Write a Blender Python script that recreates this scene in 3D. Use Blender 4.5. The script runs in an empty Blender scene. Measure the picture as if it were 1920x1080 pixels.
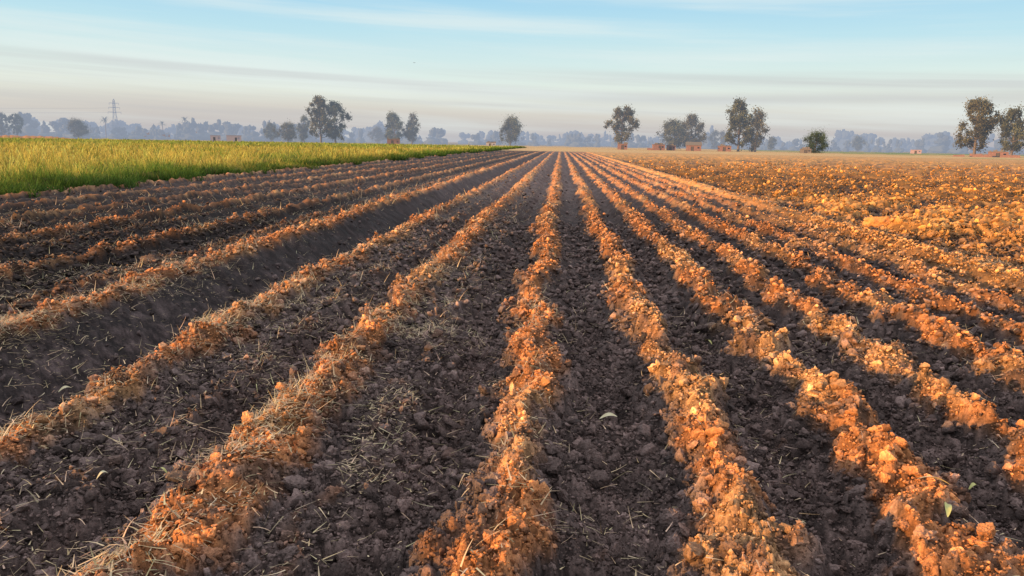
import bpy, bmesh, math, random
import numpy as np
from mathutils import Vector, Matrix, noise as mnoise
random.seed(7); rng=np.random.default_rng(7)
S=bpy.context.scene; COL=S.collection
S.view_settings.view_transform='Standard'
try: S.view_settings.look='None'
except Exception: pass
S.view_settings.exposure=0
R=math.radians
# ------------------------------------------------------------------ noise
def hsh(ix,iy,s):
    a=(ix.astype(np.int64)*374761393+iy.astype(np.int64)*668265263+s*2147483647+s*974634777)&0xffffffff
    a=((a^(a>>13))*1274126177)&0xffffffff
    a=((a^(a>>16))*2246822519)&0xffffffff
    a=a^(a>>15)
    return (a&0xffffff)/float(0xffffff)
def vn(x,y,s=0):
    ix=np.floor(x);iy=np.floor(y);fx=x-ix;fy=y-iy
    fx=fx*fx*(3-2*fx);fy=fy*fy*(3-2*fy)
    a=hsh(ix,iy,s);b=hsh(ix+1,iy,s);c=hsh(ix,iy+1,s);d=hsh(ix+1,iy+1,s)
    return (a*(1-fx)+b*fx)*(1-fy)+(c*(1-fx)+d*fx)*fy
def fbm(x,y,s=0,o=3):
    t=0;a=.5;n=0
    for i in range(o):
        t=t+a*vn(x,y,s+i*17);n+=a;x=x*2.03+3.1;y=y*2.03+7.7;a*=.5
    return t/n
def clodn(x,y,cell,s,warp=.5):
    x=x/cell;y=y/cell
    x=x+(vn(x*2.3,y*2.3,s+5)-.5)*warp;y=y+(vn(x*2.3+9,y*2.3,s+6)-.5)*warp
    ix=np.floor(x);iy=np.floor(y);h=np.zeros_like(x)
    for dx in(-1,0,1):
        for dy in(-1,0,1):
            cx=ix+dx;cy=iy+dy
            px=cx+.15+.7*hsh(cx,cy,s);py=cy+.15+.7*hsh(cx,cy,s+1);r=.25+.5*hsh(cx,cy,s+2)**1.5
            e=hsh(cx,cy,s+3)*3.14;ca=np.cos(e);sa=np.sin(e)
            ux=(x-px)*ca+(y-py)*sa;uy=(-(x-px)*sa+(y-py)*ca)*1.35
            q=1-(ux*ux+uy*uy)/(r*r)
            tl=hsh(cx,cy,s+4)*6.28                       # tilted flat tops read as broken faces
            h=np.maximum(h,np.minimum(np.maximum(q,0)**.45*r,r*.72+(ux*np.cos(tl)+uy*np.sin(tl))*.55))
    return np.maximum(h,0)*cell
def sst(a,b,x):
    t=np.clip((x-a)/(b-a),0,1);return t*t*(3-2*t)
# ------------------------------------------------------------------ field profile across the rows
RIGHT=[-.18,.80,1.64,2.38,3.2,3.93,4.6]
LEFT=[-4.95,-6.05,-7.3,-8.1,-9.4,-10.1,-11.2,-12.0,-13.2,-14.0]
P=[(-60,.05),(-14.6,.05)]
for i,x in enumerate(sorted(LEFT)):
    hh=(.17,.10,.16,.09,.17,.11,.18,.10,.18,.12)[i]
    P+=[(x-.40,-.05),(x-.20,.0),(x-.03,hh),(x+.03,hh),(x+.22,.0)]
P+=[(-4.6,.03),(-4.26,.20),(-4.10,.20),(-3.98,.12),(-3.25,-.38),(-3.02,-.38),(-2.84,.08),(-2.70,.18),(-2.5,.06),(-2.3,.04),(-2.15,.08),(-1.9,-.06),(-1.75,-.05),
    (-1.52,.18),(-1.43,.18),(-1.2,.04),(-.98,.08),(-.72,-.08),(-.58,-.08)]
for i,x in enumerate(RIGHT):
    P+=[(x-.27,-.01),(x-.035,.185),(x+.035,.185),(x+.26,-.01)]
    nx=RIGHT[i+1] if i<len(RIGHT)-1 else 5.2
    m=(x+nx)/2;P+=[(m,-.075)]
P+=[(5.1,.05),(5.32,.21),(5.64,.19),(6.0,-.02),(6.3,-.01),(7,.04),(60,.05)]
P.sort()
gx=np.arange(-60,60,.01);gz=np.interp(gx,[p[0] for p in P],[p[1] for p in P])
k=np.exp(-np.linspace(-2,2,9)**2);k/=k.sum();gz=np.convolve(np.pad(gz,4,mode='edge'),k,'valid')
def base_prof(x): return np.interp(x,gx,gz)
def ground_full(x,y,step=.005):
    x=np.asarray(x,float);y=np.asarray(y,float)
    far=np.hypot(x,y)
    band=sst(5.0,5.2,x)*(1-sst(5.8,6.0,x))
    xs=x+(fbm(y*.5,x*.15,11)-.5)*.24+(fbm(x*4,y*4,12,3)-.5)*.42*(1-.75*np.exp(-((x+3.6)/.45)**2))
    pr=base_prof(xs)
    rough=sst(5.95,6.5,x)
    field=(1-sst(165,185,y))
    am=.38+.66*fbm(x*.9,y*1.6,21)+.62*vn(x*5,y*5.5,22)
    am=am*(1-.5*band)+.5*band
    z=pr*np.where(pr>0,am,1)*(1-sst(130,180,y))
    smooth=sst(-4.1,-3.95,xs)*(1-sst(-3.3,-3.12,xs))   # cut ditch bank
    ca=(1-.80*smooth)*field*(1-sst(100,150,far)*.5)*(1-.15*band)
    crest=np.clip((pr-.045)/.12,0,1)
    crest=np.maximum(crest*(1-smooth),rough*.8)
    z=z+(fbm(x*2.2,y*2.2,31)-.5)*.06*ca
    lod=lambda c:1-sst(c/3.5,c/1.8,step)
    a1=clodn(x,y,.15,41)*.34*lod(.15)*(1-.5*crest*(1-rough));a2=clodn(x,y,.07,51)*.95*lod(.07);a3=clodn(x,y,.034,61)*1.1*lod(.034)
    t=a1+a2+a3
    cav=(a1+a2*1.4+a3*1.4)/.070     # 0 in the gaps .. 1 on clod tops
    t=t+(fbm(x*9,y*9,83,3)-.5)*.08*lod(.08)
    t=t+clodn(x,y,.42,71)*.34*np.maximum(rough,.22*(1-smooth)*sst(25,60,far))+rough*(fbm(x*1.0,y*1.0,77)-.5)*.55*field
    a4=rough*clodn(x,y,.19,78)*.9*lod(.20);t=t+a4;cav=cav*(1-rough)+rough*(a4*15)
    z=z+t*ca
    return z,crest,smooth,np.clip(cav,0,1.3)
def ground_h(x,y,step=.005): return ground_full(x,y,step)[:3]
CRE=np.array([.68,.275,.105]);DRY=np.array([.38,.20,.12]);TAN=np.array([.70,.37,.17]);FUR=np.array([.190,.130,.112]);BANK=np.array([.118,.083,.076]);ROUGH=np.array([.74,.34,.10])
def soil_tint(x,y,crest,smooth,z):  # sunlit crests and lump tops, shaded furrows and gaps painted into the colour
    n=fbm(x*1.7,y*1.7,91);n2=vn(x*18,y*18,92)
    leftf=1-sst(-5.2,-4.2,x)
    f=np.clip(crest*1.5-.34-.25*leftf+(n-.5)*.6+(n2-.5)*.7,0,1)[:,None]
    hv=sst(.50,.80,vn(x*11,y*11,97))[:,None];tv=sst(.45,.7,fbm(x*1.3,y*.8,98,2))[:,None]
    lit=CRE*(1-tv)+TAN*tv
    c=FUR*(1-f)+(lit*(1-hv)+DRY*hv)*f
    rg=sst(5.95,6.5,x)[:,None]
    dk=np.clip((fbm(x*.9,y*.9,95)-.38)*4,0,1)[:,None]
    hh=np.clip((z-.02)/.14,0,1)[:,None]
    c=c*(1-rg)+rg*(FUR*.65*(1-hh)+ROUGH*hh*(.60+.42*dk))
    band=(sst(4.98,5.3,x)*(1-sst(5.6,6.0,x)))[:,None]
    c=c*(1-band*.7)+band*.7*np.array([.82,.40,.14])*(.6+.6*n2[:,None])
    left=leftf[:,None]
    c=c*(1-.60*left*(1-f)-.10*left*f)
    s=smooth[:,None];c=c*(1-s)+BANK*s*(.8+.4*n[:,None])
    c=c*(.66+.68*vn(x*7,y*7,96))[:,None]
    return c
# ------------------------------------------------------------------ mesh helper
def mk(name,v,faces_list,mats,tint=None,smooth=True):
    me=bpy.data.meshes.new(name)
    v=np.asarray(v,np.float32);me.vertices.add(len(v));me.vertices.foreach_set('co',v.ravel())
    loops=np.concatenate([np.asarray(f,np.int32).ravel() for f in faces_list])
    tot=np.concatenate([np.full(len(f),np.asarray(f).shape[1],np.int32) for f in faces_list])
    st=np.concatenate([[0],np.cumsum(tot)[:-1]]).astype(np.int32)
    me.loops.add(len(loops));me.loops.foreach_set('vertex_index',loops)
    me.polygons.add(len(tot));me.polygons.foreach_set('loop_start',st)
    try: me.polygons.foreach_set('loop_total',tot)
    except Exception: pass
    me.polygons.foreach_set('use_smooth',np.full(len(tot),smooth,bool))
    for m in (mats if isinstance(mats,list) else [mats]): me.materials.append(m)
    if tint is not None:
        a=me.attributes.new('tint','FLOAT_COLOR','POINT')
        c=np.ones((len(v),4),np.float32);c[:,:3]=tint;a.data.foreach_set('color',c.ravel())
    me.update(calc_edges=True)
    ob=bpy.data.objects.new(name,me)
    COL.objects.link(ob)
    return ob
def tag(o,label=None,cat=None,kind=None,group=None):
    if label:o['label']=label
    if cat:o['category']=cat
    if kind:o['kind']=kind
    if group:o['group']=group
    return o
# ------------------------------------------------------------------ materials
AIR=(.34,.39,.49)      # haze painted into distant materials as a surface glow; no mist volume
def mat(name):
    m=bpy.data.materials.new(name);m.use_nodes=True;return m,m.node_tree.nodes,m.node_tree.links,m.node_tree.nodes['Principled BSDF']
def soil_mat():
    m,N,L,b=mat('tilled_soil')
    at=N.new('ShaderNodeAttribute');at.attribute_name='tint'
    ge=N.new('ShaderNodeNewGeometry')
    n1=N.new('ShaderNodeTexNoise');n1.inputs['Scale'].default_value=55;n1.inputs['Detail'].default_value=5;n1.inputs['Roughness'].default_value=.75
    L.new(ge.outputs['Position'],n1.inputs['Vector'])
    mr=N.new('ShaderNodeMapRange');mr.inputs[1].default_value=.34;mr.inputs[2].default_value=.66;mr.inputs[3].default_value=.52;mr.inputs[4].default_value=1.45
    L.new(n1.outputs['Fac'],mr.inputs[0])
    vm=N.new('ShaderNodeVectorMath');vm.operation='SCALE'
    L.new(at.outputs['Color'],vm.inputs[0]);L.new(mr.outputs[0],vm.inputs['Scale'])
    L.new(vm.outputs[0],b.inputs['Base Color'])
    b.inputs['Roughness'].default_value=.9;b.inputs['Specular IOR Level'].default_value=.25
    n2=N.new('ShaderNodeTexNoise');n2.inputs['Scale'].default_value=110;n2.inputs['Detail'].default_value=5;n2.inputs['Roughness'].default_value=.65
    L.new(ge.outputs['Position'],n2.inputs['Vector'])
    bp=N.new('ShaderNodeBump');bp.inputs['Strength'].default_value=.9;bp.inputs['Distance'].default_value=.013
    L.new(n2.outputs['Fac'],bp.inputs['Height']);L.new(bp.outputs[0],b.inputs['Normal'])
    return m
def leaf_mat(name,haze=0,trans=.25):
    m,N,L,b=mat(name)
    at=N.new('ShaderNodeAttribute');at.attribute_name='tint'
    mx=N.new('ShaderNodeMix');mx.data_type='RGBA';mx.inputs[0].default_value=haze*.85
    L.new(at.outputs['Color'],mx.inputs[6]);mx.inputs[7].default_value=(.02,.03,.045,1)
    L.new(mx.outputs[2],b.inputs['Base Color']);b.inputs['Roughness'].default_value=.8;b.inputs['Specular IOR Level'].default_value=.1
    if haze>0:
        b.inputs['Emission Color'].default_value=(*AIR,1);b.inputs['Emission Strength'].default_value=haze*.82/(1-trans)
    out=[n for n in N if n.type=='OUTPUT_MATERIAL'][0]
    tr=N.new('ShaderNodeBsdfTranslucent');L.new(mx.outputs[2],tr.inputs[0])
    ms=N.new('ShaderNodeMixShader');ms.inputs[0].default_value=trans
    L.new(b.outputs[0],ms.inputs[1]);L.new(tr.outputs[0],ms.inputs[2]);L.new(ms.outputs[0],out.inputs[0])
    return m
def plain_mat(name,c,c2=None,scale=3,rough=.9,bump=.3,haze=0):
    m,N,L,b=mat(name)
    tc=N.new('ShaderNodeTexCoord');n=N.new('ShaderNodeTexNoise');n.inputs['Scale'].default_value=scale;n.inputs['Detail'].default_value=5
    L.new(tc.outputs['Object'],n.inputs['Vector'])
    r=N.new('ShaderNodeValToRGB');r.color_ramp.elements[0].position=.35;r.color_ramp.elements[1].position=.65
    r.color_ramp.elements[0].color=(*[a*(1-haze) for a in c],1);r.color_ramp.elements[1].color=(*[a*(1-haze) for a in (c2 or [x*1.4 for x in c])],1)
    L.new(n.outputs['Fac'],r.inputs[0]);L.new(r.outputs[0],b.inputs['Base Color'])
    b.inputs['Roughness'].default_value=rough
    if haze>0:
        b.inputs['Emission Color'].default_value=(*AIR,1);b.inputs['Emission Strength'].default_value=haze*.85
    bp=N.new('ShaderNodeBump');bp.inputs['Strength'].default_value=bump;bp.inputs['Distance'].default_value=.02
    L.new(n.outputs['Fac'],bp.inputs['Height']);L.new(bp.outputs[0],b.inputs['Normal'])
    return m
SOIL=soil_mat();STRAW=leaf_mat('dry_straw',0,.15);WHEAT=leaf_mat('wheat_blade',0,trans=.4)
# ------------------------------------------------------------------ GROUND
ang=np.concatenate([np.arange(-180,-46,2.),np.arange(-46,40,.078),np.arange(40,180.01,2.)])
ang=np.radians(ang)
rr=[.02]+list(np.linspace(.2,1.4,8))
r=1.5
while r<55: rr.append(r);r*=1.0055
while r<200: rr.append(r);r*=1.012
while r<4500: rr.append(r);r*=1.05
rr=np.array(rr);A,RR=np.meshgrid(ang,rr)
gxv=(RR*np.sin(A)).ravel();gyv=(RR*np.cos(A)-1.0).ravel()
step=(RR*.003).ravel()
z,cr,sm,cav=ground_full(gxv,gyv,step)
outer=sst(180,230,np.hypot(gxv,gyv));z=z*(1-outer)
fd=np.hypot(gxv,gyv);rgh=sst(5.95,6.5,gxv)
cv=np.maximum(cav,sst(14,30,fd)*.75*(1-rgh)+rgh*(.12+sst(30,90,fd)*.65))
t=soil_tint(gxv,gyv,cr,sm,z)*(.30+.90*cv)[:,None]  # shade in the gaps and light on clod tops painted into the tint
def blendc(t,f,c):
    f=np.clip(f,0,1)[:,None];return t*(1-f)+np.array(c)*f
x,y=gxv,gyv
strip=fbm(x*.004,y*.03,101)
t=blendc(t,sst(60,150,y)*(x>6)*.7,(.68,.38,.15))
t=blendc(t,sst(165,185,y),(.60,.39,.18))
t=blendc(t,sst(175,190,y)*(strip>.5)*(np.abs(x-20)>75),(.17,.24,.07))
t=blendc(t,sst(300,700,np.hypot(x,y)),(.34,.32,.31))  # distance haze painted into the far ground colour
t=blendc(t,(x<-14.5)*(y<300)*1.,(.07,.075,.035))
nr,na=RR.shape
i=np.arange(nr*na).reshape(nr,na)
q=np.stack([i[:-1,:-1],i[:-1,1:],i[1:,1:],i[1:,:-1]],-1).reshape(-1,4)
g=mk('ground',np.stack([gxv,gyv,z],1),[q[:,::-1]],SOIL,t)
tag(g,'furrowed dark ploughed soil with orange sunlit ridge crests','ground','structure')
# ------------------------------------------------------------------ CLODS
def ico(sub):
    bm=bmesh.new();bmesh.ops.create_icosphere(bm,subdivisions=sub,radius=1)
    v=np.array([p.co[:] for p in bm.verts]);f=np.array([[a.index for a in p.verts] for p in bm.faces]);bm.free();return v,f
def clod_shape(sub,seed):
    rg=np.random.default_rng(seed);v,f=ico(sub)
    o=Vector(rg.uniform(0,50,3))
    v=np.array([(Vector(p)*(1+.42*mnoise.noise(Vector(p)*1.3+o)+.28*mnoise.noise(Vector(p)*3.2+o)))[:] for p in v])
    for _ in range(11):
        n=rg.normal(size=3);n/=np.linalg.norm(n);d=rg.uniform(.42,.88)
        s=v@n;v=v-np.maximum(0,s-d)[:,None]*n
    v=v*np.array([1.2,rg.uniform(.7,1),rg.uniform(.6,.95)])
    out=[]
    for p in v:
        P_=Vector(p);k=1+(.19*mnoise.noise(P_*6+o) if sub>2 else 0)+(.12*mnoise.noise(P_*14+o) if sub>3 else 0)
        out.append((P_*k)[:])
    return np.array(out),f
SH={s:[clod_shape(s,s*100+j) for j in range(14)] for s in (2,3,4)}
def rotm(n,rg,tilt=1.):
    a=rg.uniform(0,2*np.pi,n);b=rg.normal(0,tilt,n);c=rg.normal(0,tilt,n)
    ca,sa,cb,sb,cc,sc=np.cos(a),np.sin(a),np.cos(b),np.sin(b),np.cos(c),np.sin(c)
    Z=np.zeros((n,3,3));X=Z.copy();Y=Z.copy()
    Z[:,0,0]=ca;Z[:,0,1]=-sa;Z[:,1,0]=sa;Z[:,1,1]=ca;Z[:,2,2]=1
    X[:,0,0]=1;X[:,1,1]=cb;X[:,1,2]=-sb;X[:,2,1]=sb;X[:,2,2]=cb
    Y[:,0,0]=cc;Y[:,0,2]=sc;Y[:,2,0]=-sc;Y[:,2,2]=cc;Y[:,1,1]=1
    return Z@X@Y
VV=[];FF=[];TT=[];off=0
def add_clods(x,y,rad,sub,rg,lo=-.2,hi=.55):
    global off
    z,cr,sm=ground_h(x,y,.01)
    keep=(sm<.4)|(rg.random(len(x))<.10);x,y,rad,z,cr,sm=[a[keep] for a in (x,y,rad,z,cr,sm)]
    rad=rad*(1-.22*cr*(x<6))
    tn=soil_tint(x,y,cr,sm,z)
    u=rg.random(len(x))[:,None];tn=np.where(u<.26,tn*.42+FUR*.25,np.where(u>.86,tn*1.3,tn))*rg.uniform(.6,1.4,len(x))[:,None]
    M=rotm(len(x),rg,.7);vi=rg.integers(0,14,len(x))
    for j in range(14):
        s=vi==j
        if not s.any():continue
        bv,bf=SH[sub][j];n=s.sum()
        v0=np.einsum('nij,vj->nvi',M[s],bv)
        dk=np.clip(.78+.65*v0[:,:,2],.26,1.3)       # underside shade and top light painted into the clod tint
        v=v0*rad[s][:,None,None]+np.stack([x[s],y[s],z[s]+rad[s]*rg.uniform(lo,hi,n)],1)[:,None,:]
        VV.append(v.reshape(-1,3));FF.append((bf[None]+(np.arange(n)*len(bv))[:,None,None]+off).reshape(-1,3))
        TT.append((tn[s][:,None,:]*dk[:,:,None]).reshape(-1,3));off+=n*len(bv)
def fan(n,r0,r1,a0,a1,p=2):
    a=np.radians(rng.uniform(a0,a1,n));u=rng.uniform(0,1,n)
    if p==2: r_=np.sqrt(r0*r0+u*(r1*r1-r0*r0))
    else: r_=r0*(r1/r0)**u
    return r_*np.sin(a),r_*np.cos(a)
def crest_pick(x,y,pw):
    _,c,s=ground_h(x,y,.02);k=rng.uniform(0,1,len(x))<(pw+(1-pw)*c);return x[k],y[k]
x,y=fan(1700,1.6,4.0,-46,42);add_clods(x,y,.014+.044*rng.uniform(0,1,len(x))**3,4,rng,-.2,.5)
x,y=fan(8000,3.6,7.,-46,42);x,y=crest_pick(x,y,.85);add_clods(x,y,.014+.042*rng.uniform(0,1,len(x))**2.8,3,rng,-.2,.5)
x,y=fan(28000,1.6,7.,-46,42);add_clods(x,y,.007+.012*rng.uniform(0,1,len(x))**1.8,3,rng,0,.7)
x,y=fan(46000,1.6,7.,-46,42);x,y=crest_pick(x,y,0);add_clods(x,y,.006+.013*rng.uniform(0,1,len(x))**2.,3,rng,.1,.8)
x,y=fan(80000,1.6,6.,-46,42);add_clods(x,y,.0035+.006*rng.uniform(0,1,len(x))**1.6,2,rng,.1,.8)
x,y=fan(55000,6.5,16,-44,40);x,y=crest_pick(x,y,.6);add_clods(x,y,.012+.038*rng.uniform(0,1,len(x))**2.6,2,rng,-.1,.6)
x,y=fan(80000,6.5,18,-44,40);x,y=crest_pick(x,y,0);add_clods(x,y,.010+.013*rng.uniform(0,1,len(x))**2.,2,rng,.1,.8)
x,y=fan(44000,15,60,-44,40,1);x,y=crest_pick(x,y,.1);k=(x>-4.5)|(rng.random(len(x))<.35);x,y=x[k],y[k];add_clods(x,y,.018+.042*rng.uniform(0,1,len(x))**2.6,2,rng)
x=rng.uniform(6.1,45,56000);y=rng.uniform(8,75,56000);k=rng.uniform(0,1,56000)<np.clip(14/np.hypot(x,y),0,1)**1.3
x,y=x[k],y[k];add_clods(x,y,.020+.105*rng.uniform(0,1,len(x))**4,2,rng,-.5,.3)
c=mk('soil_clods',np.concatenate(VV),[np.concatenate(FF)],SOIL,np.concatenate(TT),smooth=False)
tag(c,'crumbly brown earth clods lying over ridges and furrows','soil clods','stuff')
print('clod verts',off)
def big_clod(x,y,r,c,label,seed):
    v,f=clod_shape(4,seed);z,_,_=ground_h(np.array([x]),np.array([y]),.01)
    o=mk('large_clod',v*r,[f],SOIL,np.tile(np.array(c),(len(v),1)));o.location=(x,y,float(z[0])+r*.1);tag(o,label,'clod of earth',group='large clods lying in the field')
big_clod(6.6,16.2,.28,(.72,.34,.13),'big orange sunlit lump of earth beside the ploughed plot',901)
big_clod(-5.1,9.1,.12,(.14,.09,.07),'dark brown lump of earth resting between rows',902)
big_clod(-1.72,3.2,.055,(.22,.16,.13),'rounded brown lump of earth in the furrow',903)
big_clod(11.4,20.5,.16,(.7,.56,.26),'pale yellowish lump of earth with straw on it',904)
# ------------------------------------------------------------------ blades / straw
def ribbons(x,y,z,L_,W,az,pitch,curl,tb,tt,seg=3,pw=1.):
    n=len(x);V=np.zeros((n,(seg+1)*2,3));T=np.zeros((n,(seg+1)*2,3))
    d=np.stack([np.cos(az),np.sin(az)],1);side=np.stack([-np.sin(az),np.cos(az)],1)
    px=np.stack([x,y,z],1);p=pitch.copy()
    for s in range(seg+1):
        f=s/seg;w=(W*(1-.75*f))[:,None]*.5
        V[:,2*s,:]=px;V[:,2*s+1,:]=px
        V[:,2*s,:2]-=side*w;V[:,2*s+1,:2]+=side*w
        g_=f**pw
        T[:,2*s]=T[:,2*s+1]=tb*(1-g_)+tt*g_
        st=(L_/seg)[:,None]
        px=px+np.concatenate([d*np.cos(p)[:,None],np.sin(p)[:,None]],1)*st
        p=p+curl
    b=np.arange(n)[:,None]*(seg+1)*2
    F=np.concatenate([np.stack([b[:,0]+2*s,b[:,0]+2*s+1,b[:,0]+2*s+3,b[:,0]+2*s+2],1) for s in range(seg)])
    return V.reshape(-1,3),F,T.reshape(-1,3)
def straw_set(x,y,scale,upright=.10):
    n=len(x);z,cr,sm=ground_h(x,y,.01)
    L_=(.02+.11*rng.uniform(0,1,n)**2.6)*scale;W=rng.uniform(.0026,.0080,n)*scale
    up=rng.uniform(0,1,n)<upright
    pitch=np.where(up,rng.uniform(.3,1.2,n),rng.normal(0.08,.20,n));curl=rng.normal(-.03,.12,n)
    col=np.array([.88,.66,.41])*rng.uniform(.4,1.08,n)[:,None]*(1+rng.normal(0,.05,(n,3)))
    az=rng.uniform(0,6.28,n)
    return ribbons(x,y,z+.018+rng.uniform(0,.03,n),L_,W,az,pitch,curl,col,col*.95)
def straw_w(x,y):
    w=np.full(len(x),.04)+.06*(x<-.2)
    for c0,s0,a in((-2.2,.3,.5),(-1.47,.22,1.05),(-1.0,.2,.4),(-2.72,.2,1.1),(-4.2,.2,1.5),(-4.7,.35,1.),(-.2,.16,.3),(-3.5,.5,.08),(-6,.9,.6),(-8.5,3,.5),(-12,3,.4),(5.5,.4,.5)):
        w=np.maximum(w,a*np.exp(-((x-c0)/s0)**2))
    w*=.2+1.0*sst(.42,.68,fbm(x*2.6,y*1.7,131))
    return w
sv=[];sf=[];stt=[];so=0
def push(v,f,t):
    global so
    sv.append(v);sf.append(f+so);stt.append(t);so+=len(v)
for n,r0,r1,p,sc in((110000,1.6,7,2,1.),(150000,6,16,1,1.25),(125000,15,55,1,2.)):
    x,y=fan(n,r0,r1,-46,42,p);k=rng.uniform(0,1,n)<straw_w(x,y);k&=(x>-14.4)&(x<6.2)
    push(*straw_set(x[k],y[k],sc))
x,y=fan(900,1.8,16,-46,5,1);k=(rng.uniform(0,1,900)<straw_w(x,y))&(x>-14)&~((x>-1.25)&(x<-.4))
for xx,yy in zip(x[k],y[k]):
    n=rng.integers(8,18);push(*straw_set(xx+rng.normal(0,.05,n),yy+rng.normal(0,.05,n),1.0,.4))
o=mk('straw_litter',np.concatenate(sv),[np.concatenate(sf)],STRAW,np.concatenate(stt),smooth=False)
tag(o,'pale dry straw and stubble scattered over the soil','straw','stuff')
sv=[];sf=[];stt=[];so=0
n=12000;x=6+ (rng.uniform(0,1,n)**1.2)*60;y=rng.uniform(8,100,n);k=rng.uniform(0,1,n)<np.clip(16/np.hypot(x,y),0,1)*(.3+sst(.4,.6,fbm(x*.5,y*.5,141)))
x,y=x[k],y[k]
for j in range(4):
    n=len(x);xx=x+rng.normal(0,.05,n);yy=y+rng.normal(0,.05,n);z_,_,_=ground_h(xx,yy,.05);dd=np.hypot(xx,yy)
    col=np.array([.86,.54,.20])*rng.uniform(.5,1.1,n)[:,None]
    push(*ribbons(xx,yy,z_+.01,rng.uniform(.06,.2,n),np.maximum(.005,dd*.0004),rng.uniform(0,6.28,n),rng.uniform(.1,1.2,n),rng.normal(-.1,.25,n),col,col))
o=mk('field_stubble',np.concatenate(sv),[np.concatenate(sf)],STRAW,np.concatenate(stt),smooth=False)
tag(o,'yellow crop stubble poking from rough ploughed ground','stubble','stuff')
# ------------------------------------------------------------------ WHEAT
sv=[];sf=[];stt=[];so=0
WX=-14.5;WY=300
def edge(y): return WX+(fbm(y*.45,y*0+3,151)-.5)*3.4+(vn(y*2.5,y*0+1,152)-.5)*1.3
def whh(x,y): return .15+.34*fbm(x*.45,y*.45,161)+.42*vn(x*1.1,y*1.1,164)
def ylw(x,y): return sst(.30,.60,fbm(x*.14,y*.07,171))*.6+.7*vn(x*.8,y*.4,172)
def wheat(x,y,nb):
    k=(x<edge(y))&(y<WY)&(y>3);x,y=x[k],y[k];tv=rng.uniform(.5,1.5,len(x));ty=rng.normal(0,.3,len(x));tb=rng.uniform(.45,1.4,len(x))[:,None]
    for j in range(nb):
        n=len(x);dd=np.hypot(x,y);xx=x+rng.normal(0,.06,n);yy=y+rng.normal(0,.06,n)
        hh=whh(x,y)*tv*rng.uniform(.75,1.2,n)
        ed=np.clip((edge(y)-x)/2.4,0,1);hh*=(.65+.35*ed)
        yl=np.clip(ylw(x,y)+ty-1.1*(1-ed),0,1)[:,None]
        far=sst(120,170,dd)[:,None]
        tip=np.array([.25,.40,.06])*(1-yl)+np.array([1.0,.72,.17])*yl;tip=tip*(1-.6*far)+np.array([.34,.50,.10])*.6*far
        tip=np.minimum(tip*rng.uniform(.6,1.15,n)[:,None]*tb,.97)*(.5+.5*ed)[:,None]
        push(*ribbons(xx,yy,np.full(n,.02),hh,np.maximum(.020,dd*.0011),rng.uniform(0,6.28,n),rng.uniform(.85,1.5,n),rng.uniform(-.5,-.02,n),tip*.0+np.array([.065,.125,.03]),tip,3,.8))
n=58000;a=np.radians(rng.uniform(-42,0,n));r_=17*(320/17)**rng.uniform(0,1,n);wheat(r_*np.sin(a),r_*np.cos(a),4)
n=18000;y=15*(295/15)**rng.uniform(0,1,n);wheat(WX+1.8-rng.uniform(0,3.8,n),y,4)
gy=np.concatenate([np.arange(3,60,.4),np.arange(60,WY,1.)]);gxx=np.concatenate([[0,.12,.5],np.arange(1,20,.5),np.arange(20,260,4)])
GX,GY=np.meshgrid(gxx,gy);ex=edge(GY)-.6;X_=ex-GX
Z_=whh(X_,GY)*.48+.08*vn(X_*2.7,GY*2.7,162);Z_[:,0]=0.0;Z_[:,1]*=.6;Z_[-1,:]=0
ii=np.arange(GX.size).reshape(GX.shape);qq=np.stack([ii[:-1,:-1],ii[:-1,1:],ii[1:,1:],ii[1:,:-1]],-1).reshape(-1,4)
yl=np.clip(ylw(X_,GY),0,1).ravel()[:,None];tt=(np.array([.07,.12,.03])*(1-yl)+np.array([.28,.23,.06])*yl)*(.6+.7*vn(X_*5,GY*5,163).ravel()[:,None])
push(np.stack([X_,GY,Z_],-1).reshape(-1,3),qq,tt)
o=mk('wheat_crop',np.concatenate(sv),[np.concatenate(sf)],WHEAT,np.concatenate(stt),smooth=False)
tag(o,'dense green wheat crop with sunlit yellow tips','wheat','stuff')
# ------------------------------------------------------------------ TREES
def tubes(segs,ns=7):
    V=[];F=[];o=0
    for pts,rad in segs:
        m=len(pts)
        for k_,(p,r_) in enumerate(zip(pts,rad)):
            d=(pts[min(k_+1,m-1)]-pts[max(k_-1,0)]).normalized()
            a=d.orthogonal().normalized();b=d.cross(a)
            for s in range(ns):
                t_=2*math.pi*s/ns;V.append((p+(a*math.cos(t_)+b*math.sin(t_))*r_)[:])
        for k_ in range(m-1):
            for s in range(ns):
                F.append([o+k_*ns+s,o+k_*ns+(s+1)%ns,o+(k_+1)*ns+(s+1)%ns,o+(k_+1)*ns+s])
        o+=m*ns
    return V,F
FOL={}
def fol(h):
    h=round(h,2)
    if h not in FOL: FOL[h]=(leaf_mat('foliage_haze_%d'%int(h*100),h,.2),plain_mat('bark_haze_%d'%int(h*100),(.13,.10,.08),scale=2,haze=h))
    return FOL[h]
def leafquads(cen,size,rg):
    n=len(cen);u=rg.normal(size=(n,3));u/=np.linalg.norm(u,axis=1)[:,None];w=rg.normal(size=(n,3));w=np.cross(u,w);w/=np.linalg.norm(w,axis=1)[:,None]
    s=size[:,None];u=u*s;w=w*s*.6
    V=np.stack([cen-u,cen-w*.9,cen+u,cen+w],1).reshape(-1,3);F=np.arange(n*4).reshape(n,4);return V,F
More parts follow.
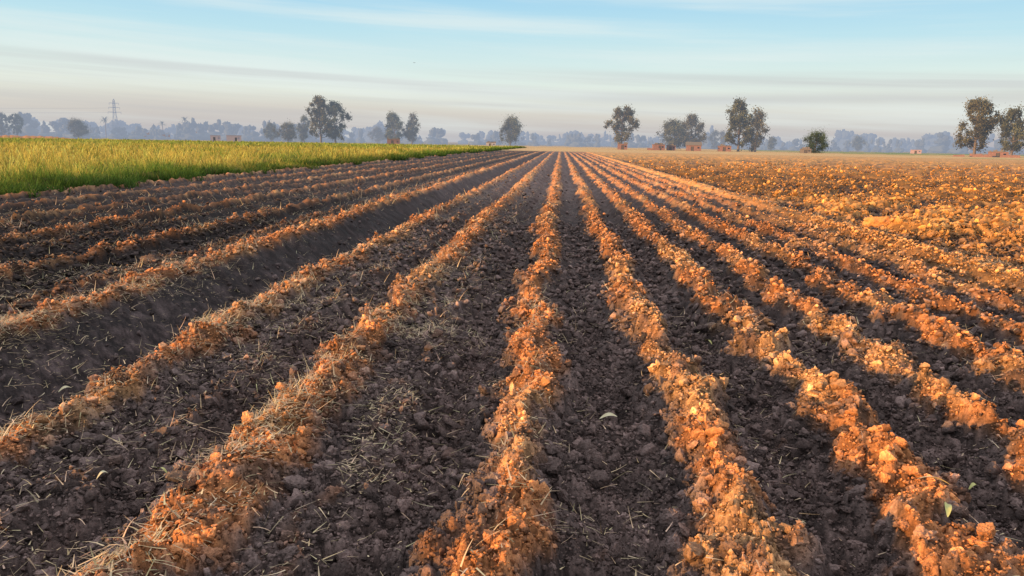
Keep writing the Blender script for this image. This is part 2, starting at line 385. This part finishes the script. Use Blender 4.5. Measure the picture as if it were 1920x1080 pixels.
def tree(bearing,dist,h,w,kind,haze,seed,label,name='eucalyptus_tree',col=(.075,.085,.035)):
    rg=np.random.default_rng(seed);LM,BM=fol(haze)
    x=dist*math.sin(R(bearing));y=dist*math.cos(R(bearing))
    e=bpy.data.objects.new(name,None);COL.objects.link(e);e.location=(x,y,0);tag(e,label,'tree',group='trees along the edge of the fields')
    t0={'euc':.13,'round':.04,'slim':.08,'acacia':.16,'open':.20}[kind]
    nc={'euc':95,'round':80,'slim':56,'acacia':76,'open':66}[kind]
    cl=[];lean=rg.normal(0,.03,2)*h
    ph=rg.uniform(0,6.28,4);am=.08 if kind=='round' else .26
    for i_ in range(nc):
        q=rg.uniform(0,1)**.85
        a=rg.uniform(0,6.28)
        if kind=='euc': wp=(.70+.40*math.sin(q*2.9+.25))*(1-.45*max(0,q-.75)/.25)
        elif kind=='slim': wp=max(.15,math.sin(math.pi*(.10+.86*q)))**.6
        elif kind=='round': wp=math.sqrt(max(.08,1-(q*1.05-.25)**2/.75))
        else: wp=math.sqrt(max(.10,1-(2*q-1.)**2))*1.05
        wp*=1+am*math.sin(q*7+ph[0]+1.2*math.sin(a+ph[1]))+am*.6*math.sin(2*a+ph[2]+q*11)
        ra=w*.5*wp*rg.uniform(.05,1)**.55*.98
        cr_={'euc':.105,'round':.14,'slim':.17,'acacia':.13,'open':.085}[kind]*w*rg.uniform(.6,1.45)
        cl.append((Vector((ra*math.cos(a)+lean[0]*q,ra*math.sin(a)+lean[1]*q,(t0+(1-t0)*q*.95)*h)),cr_))
    top=Vector((lean[0],lean[1],h*.93))
    mid=Vector((lean[0]*.4+rg.normal(0,.02)*h,lean[1]*.4,h*.45))
    r0=h*.018+.06
    segs=[([Vector((0,0,-.1)),Vector((lean[0]*.1,0,h*.2)),mid,top],[r0*1.25,r0,r0*.7,r0*.15])]
    for p,c_ in cl[::3]:
        zz=max(.12*h,p.z-rg.uniform(.1,.25)*h);f=min(1,zz/h)
        st=Vector((lean[0]*f*.5,lean[1]*f*.5,zz));mm=(st+p)/2+Vector((0,0,-.02*h))
        segs.append(([st,mm,p],[r0*.42,r0*.25,r0*.08]))
    V,F=tubes(segs,6);tr=mk('trunk',V,[np.array(F)],BM);tr.parent=e
    C=[];TN=[]
    tot=(12000 if kind!='slim' else 7500)
    wsum=sum(c_**2 for _,c_ in cl)
    for p,c_ in cl:
        n=int(tot*c_**2/wsum)+5;d=rg.normal(size=(n,3));d/=np.linalg.norm(d,axis=1)[:,None]
        rad=c_*np.abs(rg.normal(0,.72,n))
        pos=np.array(p)+d*rad[:,None]*np.array([1,1,1.15]);C.append(pos)
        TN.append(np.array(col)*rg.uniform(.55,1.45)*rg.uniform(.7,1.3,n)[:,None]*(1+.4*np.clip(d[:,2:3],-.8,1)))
    C=np.concatenate(C);TN=np.concatenate(TN);C[:,2]=np.maximum(C[:,2],.2)
    sz=rg.uniform(.010,.023,len(C))*h*(1.2 if kind in('round','acacia') else 1)
    sz=np.clip(sz,.10,.36)
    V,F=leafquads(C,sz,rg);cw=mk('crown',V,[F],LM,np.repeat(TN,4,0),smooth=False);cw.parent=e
    return e
GR=(.055,.080,.024);OL=(.105,.105,.048);BR=(.12,.108,.05)
TL=[(-36.9,450,11.9,6.0,'euc',.62,'hazy grey-green tree beyond the wheat'),(-36.2,450,11.6,6.8,'open',.58,'hazy broad tree beyond the wheat'),
(-32.9,420,9.0,8.6,'acacia',.52,'low rounded tree on a short trunk'),
(-20.9,400,9.2,6.2,'acacia',.50,'small rounded tree at the wheat edge'),(-19.8,390,9.0,9.4,'acacia',.38,'bushy green rounded tree at the wheat edge'),
(-18.7,400,13.2,5.6,'slim',.44,'slender upright tree behind the wheat'),(-17.5,350,20.4,9.0,'euc',.30,'tall eucalyptus with ragged crown behind the wheat'),
(-16.5,350,18.6,9.0,'euc',.32,'tall eucalyptus with dark dense crown behind the wheat'),
(-13.5,480,9.5,9.5,'acacia',.68,'pale hazy rounded tree in the mist'),(-12.2,350,13.8,9.0,'euc',.40,'eucalyptus with uneven crown beside a hut'),(-11.0,350,14.2,5.6,'slim',.42,'slim eucalyptus tree beside a hut'),
(-3.77,350,12.8,9.8,'acacia',.36,'round-crowned tree on a bare trunk'),
(4.41,300,16.4,10.8,'open',.26,'sparse tree with gaps showing sky in its crown'),
(8.2,300,11.2,9.8,'acacia',.32,'spreading tree above a mud-brick hut'),(9.4,300,13.2,9.4,'euc',.32,'taller spreading tree above a mud-brick hut'),
(11.0,460,10.7,5.2,'slim',.64,'thin misty slender tree'),(11.6,460,10.5,5.,'slim',.66,'thin misty slender tree'),
(12.7,300,19.,9.4,'euc',.22,'tall eucalyptus with dark olive crown'),(13.85,300,15.8,6.6,'slim',.24,'tall narrow eucalyptus beside a larger one'),
(14.9,420,6.8,4.2,'acacia',.55,'small hazy rounded tree'),
(17.8,290,7.2,8.6,'round',.08,'dense dark green round bushy tree'),
(20.5,450,8.3,6.6,'acacia',.68,'small pale hazy tree'),
(27.3,280,17.8,10.,'euc',.15,'tall leafy eucalyptus leaning over brick walls'),(29.3,280,14.6,8.6,'euc',.16,'dark leafy eucalyptus beside a brick shed')]
for i_,(b,d,h,w,kd,hz,lb) in enumerate(TL):
    tree(b,d,h,w,kd,hz,300+i_,lb,{'euc':'eucalyptus_tree','open':'eucalyptus_tree','slim':'slender_tree','round':'bushy_tree','acacia':'rounded_tree'}[kd],GR if kd=='round' else (OL if i_%2 else BR))
def palm(bearing,dist,h,seed,label):
    rg=np.random.default_rng(seed);LM,BM=fol(.74)
    e=bpy.data.objects.new('palm_tree',None);COL.objects.link(e);e.location=(dist*math.sin(R(bearing)),dist*math.cos(R(bearing)),0);tag(e,label,'palm tree',group='palm trees in the mist')
    V,F=tubes([([Vector((0,0,0)),Vector((.2,0,h*.5)),Vector((.1,0,h*.88))],[.4,.3,.28])]);t_=mk('trunk',V,[np.array(F)],BM);t_.parent=e
    n=46;az=rg.uniform(0,6.28,n);z0=np.zeros(n)
    c_=np.tile(np.array([[.07,.09,.04]]),(n,1))
    v,f,tt_=ribbons(z0+.1,z0,z0+h*.87,np.full(n,h*.3),np.full(n,.5),az,rg.uniform(-.1,1.3,n),np.full(n,-.35),c_,c_,4)
    cw=mk('crown',v,[f],LM,tt_,smooth=False);cw.parent=e
palm(-26.5,620,16,1,'hazy date palm rising above the tree line');palm(-31.3,640,15,2,'hazy date palm rising above the tree line');palm(-27.9,700,14,3,'hazy date palm rising above the tree line')
palm(-19.3,640,13,4,'hazy date palm rising above the tree line')
def lump(seed):
    v,f=ico(3);o=Vector((seed*3.7,seed*1.3,seed*9.1));return np.array([(Vector(p)*(1+.5*mnoise.noise(Vector(p)*1.8+o)+.4*mnoise.noise(Vector(p)*4.5+o)+.3*mnoise.noise(Vector(p)*9+o)))[:] for p in v]),f
LU=[lump(s) for s in range(10)]
def belt(name,dist,n,hmin,hmax,haze,seed,label,spread):
    rg=np.random.default_rng(seed);VB=[];FB=[];TB=[];ob=0
    for _ in range(n):
        b=rg.uniform(-46,42);env=.25+1.3*float(fbm(np.array([b*.45+seed]),np.array([1.5]),seed)[0])**1.2
        d=dist*rg.uniform(1-spread,1+spread);h=rg.uniform(hmin,hmax)*env;w=h*rg.uniform(.3,.8)
        bx,by=d*math.sin(R(b)),d*math.cos(R(b))
        items=[(rg.normal(0,w*.22),h*rg.uniform(.45,.85),w*rg.uniform(.16,.32),h*rg.uniform(.10,.2)) for _ in range(rg.integers(4,8))]
        items.append((0,h*.13,w*rg.uniform(.5,.9),h*.22))
        for cx,cz,rw,rh in items:
            bv,bf=LU[rg.integers(0,10)];a=rg.uniform(0,6.28);c_,s_=math.cos(a),math.sin(a)
            v=bv@np.array([[c_,s_,0],[-s_,c_,0],[0,0,1]]);v=v*np.array([rw,rw,rh])+np.array([bx+cx,by+rg.normal(0,2),cz])
            v[:,2]=np.maximum(v[:,2],-.1)
            VB.append(v);FB.append(bf+ob);TB.append(np.tile(np.array([.08,.085,.05])*rg.uniform(.6,1.4),(len(v),1)));ob+=len(v)
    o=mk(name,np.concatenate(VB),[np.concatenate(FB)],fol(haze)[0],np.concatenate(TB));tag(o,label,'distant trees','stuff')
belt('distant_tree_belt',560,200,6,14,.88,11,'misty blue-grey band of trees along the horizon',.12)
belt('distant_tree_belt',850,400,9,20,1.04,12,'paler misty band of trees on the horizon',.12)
# ------------------------------------------------------------------ buildings
def boxes(L_):
    V=[];F=[]
    for (x0,y0,z0,x1,y1,z1) in L_:
        o=len(V);V+=[(x0,y0,z0),(x1,y0,z0),(x1,y1,z0),(x0,y1,z0),(x0,y0,z1),(x1,y0,z1),(x1,y1,z1),(x0,y1,z1)]
        F+=[[o,o+3,o+2,o+1],[o+4,o+5,o+6,o+7],[o,o+1,o+5,o+4],[o+1,o+2,o+6,o+5],[o+2,o+3,o+7,o+6],[o+3,o,o+4,o+7]]
    return V,np.array(F)
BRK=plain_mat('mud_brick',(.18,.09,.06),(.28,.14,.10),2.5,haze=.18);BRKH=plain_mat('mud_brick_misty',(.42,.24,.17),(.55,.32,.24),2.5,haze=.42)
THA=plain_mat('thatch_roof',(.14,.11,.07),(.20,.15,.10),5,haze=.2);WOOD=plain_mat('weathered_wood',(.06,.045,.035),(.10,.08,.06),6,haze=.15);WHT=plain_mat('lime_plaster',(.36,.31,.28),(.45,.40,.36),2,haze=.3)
def hut(bearing,dist,w,d,h,label,m=BRK,flat=True,seed=0,yaw=0):
    rg=random.Random(seed);w*=.95;h*=.86
    e=bpy.data.objects.new('mud_brick_hut',None);COL.objects.link(e);e.location=(dist*math.sin(R(bearing)),dist*math.cos(R(bearing)),0);e.rotation_euler=(0,0,R(-bearing+yaw))
    tag(e,label,'hut',group='small huts at the far end of the fields')
    t_=.25;dx=w*rg.uniform(-.15,.15);dw=.5;wx=w*.32;dh=min(h*.8,2.)
    L_=[(-w/2,0,0,dx-dw,t_,h),(dx+dw,0,0,wx-.35,t_,h),(dx-dw,0,dh,dx+dw,t_,h),(wx-.35,0,0,wx+.35,t_,h*.45),(wx-.35,0,h*.72,wx+.35,t_,h),(wx+.35,0,0,w/2,t_,h),
        (-w/2,d-t_,0,w/2,d,h),(-w/2,t_,0,-w/2+t_,d-t_,h),(w/2-t_,t_,0,w/2,d-t_,h)]
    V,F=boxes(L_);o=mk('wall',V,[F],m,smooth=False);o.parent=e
    rm=BRKH if m is BRKH else THA
    if flat:
        B=[(-w/2-.2,-.25,h+.005,w/2+.2,d+.2,h+.12)]
        if m is not BRKH:
            for s in range(9):
                a=rg.uniform(-w/2,w/2-.6);B.append((a,rg.uniform(0,d*.5),h+.125,a+rg.uniform(.4,1.2),rg.uniform(d*.6,d),h+rg.uniform(.2,.7)))
        V,F=boxes(B)
    else:
        V=[(-w/2-.3,-.3,h),(w/2+.3,-.3,h),(w/2+.3,d+.3,h),(-w/2-.3,d+.3,h),(-w/2-.1,d/2,h+1.1),(w/2+.1,d/2,h+1.1)]
        V=V+[(a,b_,c_+.15) for a,b_,c_ in V];F=np.array([[0,1,5,4],[3,4,5,2],[6,10,11,7],[9,8,11,10],[0,6,7,1],[2,8,9,3]])
    o=mk('roof',V,[F],rm,smooth=False);o.parent=e
    V,F=boxes([(dx-dw,.12,0,dx+dw-.1,.18,dh)]);o=mk('door',V,[F],WOOD,smooth=False);o.parent=e
hut(-24.6,380,4.6,3,3.2,'small reddish mud-brick hut beyond the wheat',BRKH,True,1);hut(-23.4,380,6.8,4,3.4,'long reddish mud-brick hut beyond the wheat',BRKH,True,2)
hut(-12.35,330,5.6,4,2.8,'low brick hut under a eucalyptus',BRK,True,3)
hut(-5.2,325,4.2,3,2.0,'small low hut with pale walls',WHT,True,4);hut(4.5,290,3.8,3,2.4,'small red hut at the foot of a tree',BRK,True,5)
hut(7.15,285,4.4,3,2.4,'square mud-brick hut with flat roof',BRK,True,6,8);hut(8.0,288,3.4,3,2.0,'low brown mud-brick shed',BRK,True,7);hut(9.6,285,5.6,3.5,2.3,'mud-brick hut with pitched thatch roof',BRK,False,8)
hut(11.75,290,5.0,3.5,2.2,'open-fronted brown shed with flat roof',BRK,True,9);hut(17.2,280,3.8,3,1.6,'small low shelter beside a green bush',THA,True,10)
hut(24.0,420,5,3,2.0,'tiny misty hut on the plain',BRKH,True,11)
hut(28.6,268,5.4,3.5,1.8,'low brick shed beneath tall trees',BRK,True,12)
def bwall(bearing,dist,w,h,label,seed,m=BRK):
    rg=random.Random(seed);L_=[];x_=-w/2
    while x_<w/2:
        s=rg.uniform(.5,1.1);L_.append((x_,0,0,x_+s,.4,h*rg.uniform(.75,1.1)));x_+=s
    V,F=boxes(L_);o=mk('crumbling_brick_wall',V,[F],m,smooth=False);o.location=(dist*math.sin(R(bearing)),dist*math.cos(R(bearing)),0);o.rotation_euler=(0,0,R(-bearing));tag(o,label,'wall')
bwall(27.6,265,5.0,.9,'crumbling low red brick wall at a field edge',1);bwall(29.4,266,3.5,.8,'short broken brick wall by the trees',2);bwall(26.4,262,2.4,.6,'pile-like low stub of brick wall',4)
bwall(6.7,285,4,.8,'low mud-brick wall beside a hut',3);bwall(-28.5,640,22,5,'long misty reddish compound wall on the plain',6,BRKH);bwall(-25.6,640,16,6,'misty reddish compound wall among trees',7,BRKH)
n1=60;xs=np.linspace(0,1,n1)
V=[];F=[]
for i_ in range(n1):
    b=R(-40+7*xs[i_]);e_=math.sin(math.pi*xs[i_])**.4;hh=1.35*e_*(.8+.4*random.random())
    for dd,zz in((324,-.05),(328,hh*.8),(333,hh),(343,-.05)): V.append((dd*math.sin(b),dd*math.cos(b),zz))
for i_ in range(n1-1):
    for j in range(3): F.append([i_*4+j,i_*4+j+1,(i_+1)*4+j+1,(i_+1)*4+j])
o=mk('earth_bank',V,[np.array(F)],SOIL,np.tile([[.50,.24,.12]],(len(V),1)));tag(o,'low orange earth bank beyond the wheat','earth bank','structure')
# ------------------------------------------------------------------ PYLON
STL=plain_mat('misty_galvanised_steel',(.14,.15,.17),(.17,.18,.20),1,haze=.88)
def strut(a,b,r_): return ([Vector(a),Vector(b)],[r_,r_])
def pylon(bearing,dist,H):
    e=bpy.data.objects.new('electricity_pylon',None);COL.objects.link(e);e.location=(dist*math.sin(R(bearing)),dist*math.cos(R(bearing)),0);e.rotation_euler=(0,0,R(-bearing+12))
    tag(e,'hazy steel lattice electricity pylon with three crossarms','pylon')
    lv=[(0,3.4),(.2,2.7),(.38,2.0),(.54,1.4),(.66,1.1),(.77,.95),(.88,.85),(.96,.6),(1,.15)]
    segs=[]
    for (a,wa),(b,wb) in zip(lv[:-1],lv[1:]):
        for sx,sy in((1,1),(1,-1),(-1,1),(-1,-1)): segs.append(strut((sx*wa,sy*wa,a*H),(sx*wb,sy*wb,b*H),.17))
        for sy in(1,-1):
            segs.append(strut((-wa,sy*wa,a*H),(wb,sy*wb,b*H),.09));segs.append(strut((wa,sy*wa,a*H),(-wb,sy*wb,b*H),.09))
            segs.append(strut((-wb,sy*wb,b*H),(wb,sy*wb,b*H),.09))
    V,F=tubes(segs,4);o=mk('tower',V,[np.array(F)],STL,smooth=False);o.parent=e
    for f,wd in((.66,5.4),(.78,4.6),(.89,3.9)):
        segs=[strut((-1.2,0,f*H),(1.2,0,f*H),.5)]
        for s in(1,-1):
            for sy in(.5,-.5): segs.append(strut((s*.9,sy,f*H),(s*wd,0,f*H+.2),.14));segs.append(strut((s*.9,sy*.6,f*H+.3),(s*wd,0,f*H+.3),.12))
            segs.append(strut((s*wd,0,f*H+.3),(s*wd,0,f*H-1.6),.15))
        V,F=tubes(segs,4);o=mk('crossarm',V,[np.array(F)],STL,smooth=False);o.parent=e
    return e
pylon(-30.7,800,35)
for k_,zz in enumerate((23,27)):
    a=Vector((800*math.sin(R(-30.7)),800*math.cos(R(-30.7)),zz));b=Vector((-800,640,zz+2))
    pts=[a.lerp(b,s/20)+Vector((0,0,-6*4*(s/20)*(1-s/20)*.6)) for s in range(21)]
    V,F=tubes([(pts,[.08]*21)],4);o=mk('power_line',V,[np.array(F)],STL);tag(o,'thin sagging overhead power cable','power line',group='power cables')
# ------------------------------------------------------------------ fallen leaves
LFM=plain_mat('dry_leaf',(.66,.56,.32),(.78,.70,.46),20,.6);LFG=plain_mat('greenish_leaf',(.52,.50,.16),(.64,.58,.22),20,.6)
for i_,(x,y,L_,a,g_,lb) in enumerate([(1.66,3.2,.13,2.9,0,'long pale dry leaf curled on a ridge'),(1.6,2.95,.11,1.1,1,'yellow-green narrow leaf on a ridge side'),(.33,4.36,.11,.2,0,'pale narrow leaf lying in the furrow'),(1.29,6.3,.11,1.9,1,'yellow-green leaf standing in the furrow'),(-2.95,5.6,.09,.4,0,'pale leaf on the dark ditch bank'),(-1.86,3.3,.07,2.7,1,'small yellow-green leaf among clods'),(-2.0,3.05,.05,.9,0,'small pale leaf among clods'),(-3.5,5.0,.09,1.,0,'narrow dry leaf on the dark ditch bank'),(-3.3,5.8,.08,2.2,0,'narrow dry leaf on the dark ditch bank'),(2.0,3.5,.06,.4,1,'small leaf beside the ridge')]):
    V=[];F=[];m=10
    for s in range(m+1):
        f=s/m;wd=L_*.13*math.sin(math.pi*min(1,f*.97+.015))**.8+.0004;zz=.018*math.sin(f*3)+.01*f;yy=.012*math.sin(f*2.6)
        for c_ in(-1,0,1): V.append((L_*(f-.5),yy+c_*wd,zz+abs(c_)*wd*.35))
    for s in range(m):
        for c_ in(0,1): F.append([s*3+c_,s*3+c_+1,s*3+c_+4,s*3+c_+3])
    gxs,gys=np.meshgrid(np.linspace(-.04,.04,7)+x,np.linspace(-.04,.04,7)+y)
    z_,_,_=ground_h(gxs.ravel(),gys.ravel(),.01);o=mk('fallen_leaf',V,[np.array(F)],LFG if g_ else LFM);o.location=(x,y,float(z_.max())+.035);o.rotation_euler=(.35,.05,a);tag(o,lb,'leaf',group='fallen leaves on the soil')
pts=[Vector((12.0+.35*s,20.2-.05*s+.05*math.sin(s*2),.3+.03*s)) for s in range(6)]
V,F=tubes([(pts,[.03,.028,.024,.02,.015,.008]),([pts[2],pts[2]+Vector((.3,-.1,.16)),pts[2]+Vector((.5,-.1,.2))],[.018,.012,.006])],6)
o=mk('dry_branch',V,[np.array(F)],plain_mat('dead_wood',(.22,.14,.08),None,8));tag(o,'bare dry forked branch lying on clods','branch')
BD=plain_mat('dark_feathers',(.05,.05,.05),None,10)
V=[(0,.22,0),(.04,.05,0),(-.04,.05,0),(0,0,.05),(0,0,-.04),(0,-.25,0),(.05,-.33,0),(-.05,-.33,0),(.28,.06,.12),(.5,-.1,.05),(.25,-.08,.1),(-.28,.06,.12),(-.5,-.1,.05),(-.25,-.08,.1)]
F=[[0,1,3],[0,3,2],[0,4,1],[0,2,4],[1,5,3],[3,5,2],[1,4,5],[4,2,5],[5,6,7],[1,8,10],[8,9,10],[1,10,5],[2,13,11],[11,13,12],[2,5,13]]
o=mk('flying_bird',V,[np.array(F)],BD);b=-10.8;o.location=(180*math.sin(R(b)),180*math.cos(R(b)),1.65+180*math.tan(R(5.55)));o.rotation_euler=(0,0,.8);tag(o,'small dark bird flying in the sky','bird')
# ------------------------------------------------------------------ SUN + SKY
SUN_EL=R(7.9);sd=Vector((-.87,-.49,0)).normalized()
to=Vector((sd.x*math.cos(SUN_EL),sd.y*math.cos(SUN_EL),math.sin(SUN_EL)))
sl=bpy.data.lights.new('sun','SUN');sl.energy=7.6;sl.angle=R(.5);sl.color=(1,.57,.21)
so_=bpy.data.objects.new('sun',sl);COL.objects.link(so_);so_.rotation_euler=to.to_track_quat('Z','Y').to_euler()
W=bpy.data.worlds.new('World');S.world=W;W.use_nodes=True;N=W.node_tree.nodes;L=W.node_tree.links
bg=N['Background'];bg.inputs['Strength'].default_value=.1
sk=N.new('ShaderNodeTexSky');sk.sky_type='NISHITA';sk.sun_disc=False;sk.sun_elevation=SUN_EL;sk.sun_rotation=math.atan2(to.x,to.y)%(2*math.pi);sk.dust_density=2
tc=N.new('ShaderNodeTexCoord');sp=N.new('ShaderNodeSeparateXYZ');L.new(tc.outputs['Generated'],sp.inputs[0])
def M(op,a,b=None,c=None,clamp=False):
    n=N.new('ShaderNodeMath');n.operation=op;n.use_clamp=clamp
    for i_,v in enumerate((a,b,c)):
        if v is None:continue
        if isinstance(v,(int,float)): n.inputs[i_].default_value=v
        else: L.new(v,n.inputs[i_])
    return n.outputs[0]
el=sp.outputs[2];az=M('ARCTAN2',sp.outputs[0],sp.outputs[1])
def ntex(sx,sy,det,sc=1,off=0):
    cb=N.new('ShaderNodeCombineXYZ');L.new(M('MULTIPLY',az,sx),cb.inputs[0]);L.new(M('MULTIPLY_ADD',el,sy,M('MULTIPLY',az,sy*.035)),cb.inputs[1]);cb.inputs[2].default_value=off
    n=N.new('ShaderNodeTexNoise');n.inputs['Scale'].default_value=sc;n.inputs['Detail'].default_value=det;n.inputs['Roughness'].default_value=.55;L.new(cb.outputs[0],n.inputs['Vector']);return n.outputs['Fac']
wob=ntex(1.6,10,3,1,4.)
e2=M('ADD',el,M('MULTIPLY',M('SUBTRACT',wob,.5),.03))
mr=N.new('ShaderNodeMapRange');mr.inputs[1].default_value=0;mr.inputs[2].default_value=.18;L.new(e2,mr.inputs[0])
cr_=N.new('ShaderNodeValToRGB');E=cr_.color_ramp.elements
st=[(0,(.46,.45,.50)),(.09,(.57,.535,.525)),(.20,(.69,.66,.60)),(.34,(.80,.85,.76)),(.48,(.73,.87,.83)),(.74,(.53,.79,.88)),(1,(.39,.69,.89))]
E[0].position=0;E[0].color=(*st[0][1],1);E[1].position=1;E[1].color=(*st[-1][1],1)
for p,c_ in st[1:-1]:
    q_=E.new(p);q_.color=(*c_,1)
L.new(mr.outputs[0],cr_.inputs[0])
def MIX(f,a,b):
    n=N.new('ShaderNodeMix');n.data_type='RGBA'
    for i_,v in((0,f),(6,a),(7,b)):
        if isinstance(v,(int,float)): n.inputs[i_].default_value=v
        elif isinstance(v,tuple): n.inputs[i_].default_value=(*v,1)
        else: L.new(v,n.inputs[i_])
    return n.outputs[2]
def SM(v,a,b):
    n=N.new('ShaderNodeMapRange');n.interpolation_type='SMOOTHSTEP';n.inputs[1].default_value=a;n.inputs[2].default_value=b;L.new(v,n.inputs[0]);return n.outputs[0]
col=cr_.outputs[0]
col=MIX(M('MULTIPLY',SM(ntex(1.3,26,5,1,1.),.42,.68),.6),col,(.82,.90,.88))
f1=M('MULTIPLY',SM(ntex(1.1,50,4,1,2.3),.44,.74),M('MULTIPLY',SM(el,.015,.035),M('SUBTRACT',1,SM(el,.075,.105))))
col=MIX(M('MULTIPLY',f1,.5),col,(.53,.53,.55))
cen=M('ADD',M('MULTIPLY',M('MAXIMUM',M('MULTIPLY',az,-1),0),.042),.058)
dd=M('DIVIDE',M('SUBTRACT',M('ADD',el,M('MULTIPLY',M('SUBTRACT',ntex(2.5,12,4,1,8.),.5),.014)),cen),.0075)
f2=M('POWER',2.718,M('MULTIPLY',M('MULTIPLY',dd,dd),-1))
col=MIX(M('MULTIPLY',f2,M('MULTIPLY',SM(ntex(1.8,6,3,1,9.),.25,.65),.45)),col,(.49,.49,.53))
# unseen upper sky brightened and whitened, added fill for the furrow shadows
col=MIX(M('MULTIPLY',SM(el,.22,.5),.9),col,(.96,.98,1.08))
sc=N.new('ShaderNodeVectorMath');sc.operation='SCALE';sc.inputs['Scale'].default_value=10;L.new(col,sc.inputs[0])
fn=M('MULTIPLY_ADD',SM(el,.2,.8),.12,.03)
fin=MIX(fn,sc.outputs[0],sk.outputs[0]);L.new(fin,bg.inputs['Color'])
# ------------------------------------------------------------------ CAMERA
cam=bpy.data.cameras.new('camera');cam.lens=26.7;cam.sensor_width=36;cam.clip_end=9000;cam.clip_start=.05
co=bpy.data.objects.new('camera',cam);COL.objects.link(co)
co.matrix_world=Matrix.Translation((0,0,1.66))@Matrix.Rotation(R(3.45),4,'Z')@Matrix.Rotation(R(90-10.8),4,'X')@Matrix.Rotation(R(1.0),4,'Z')
S.camera=co
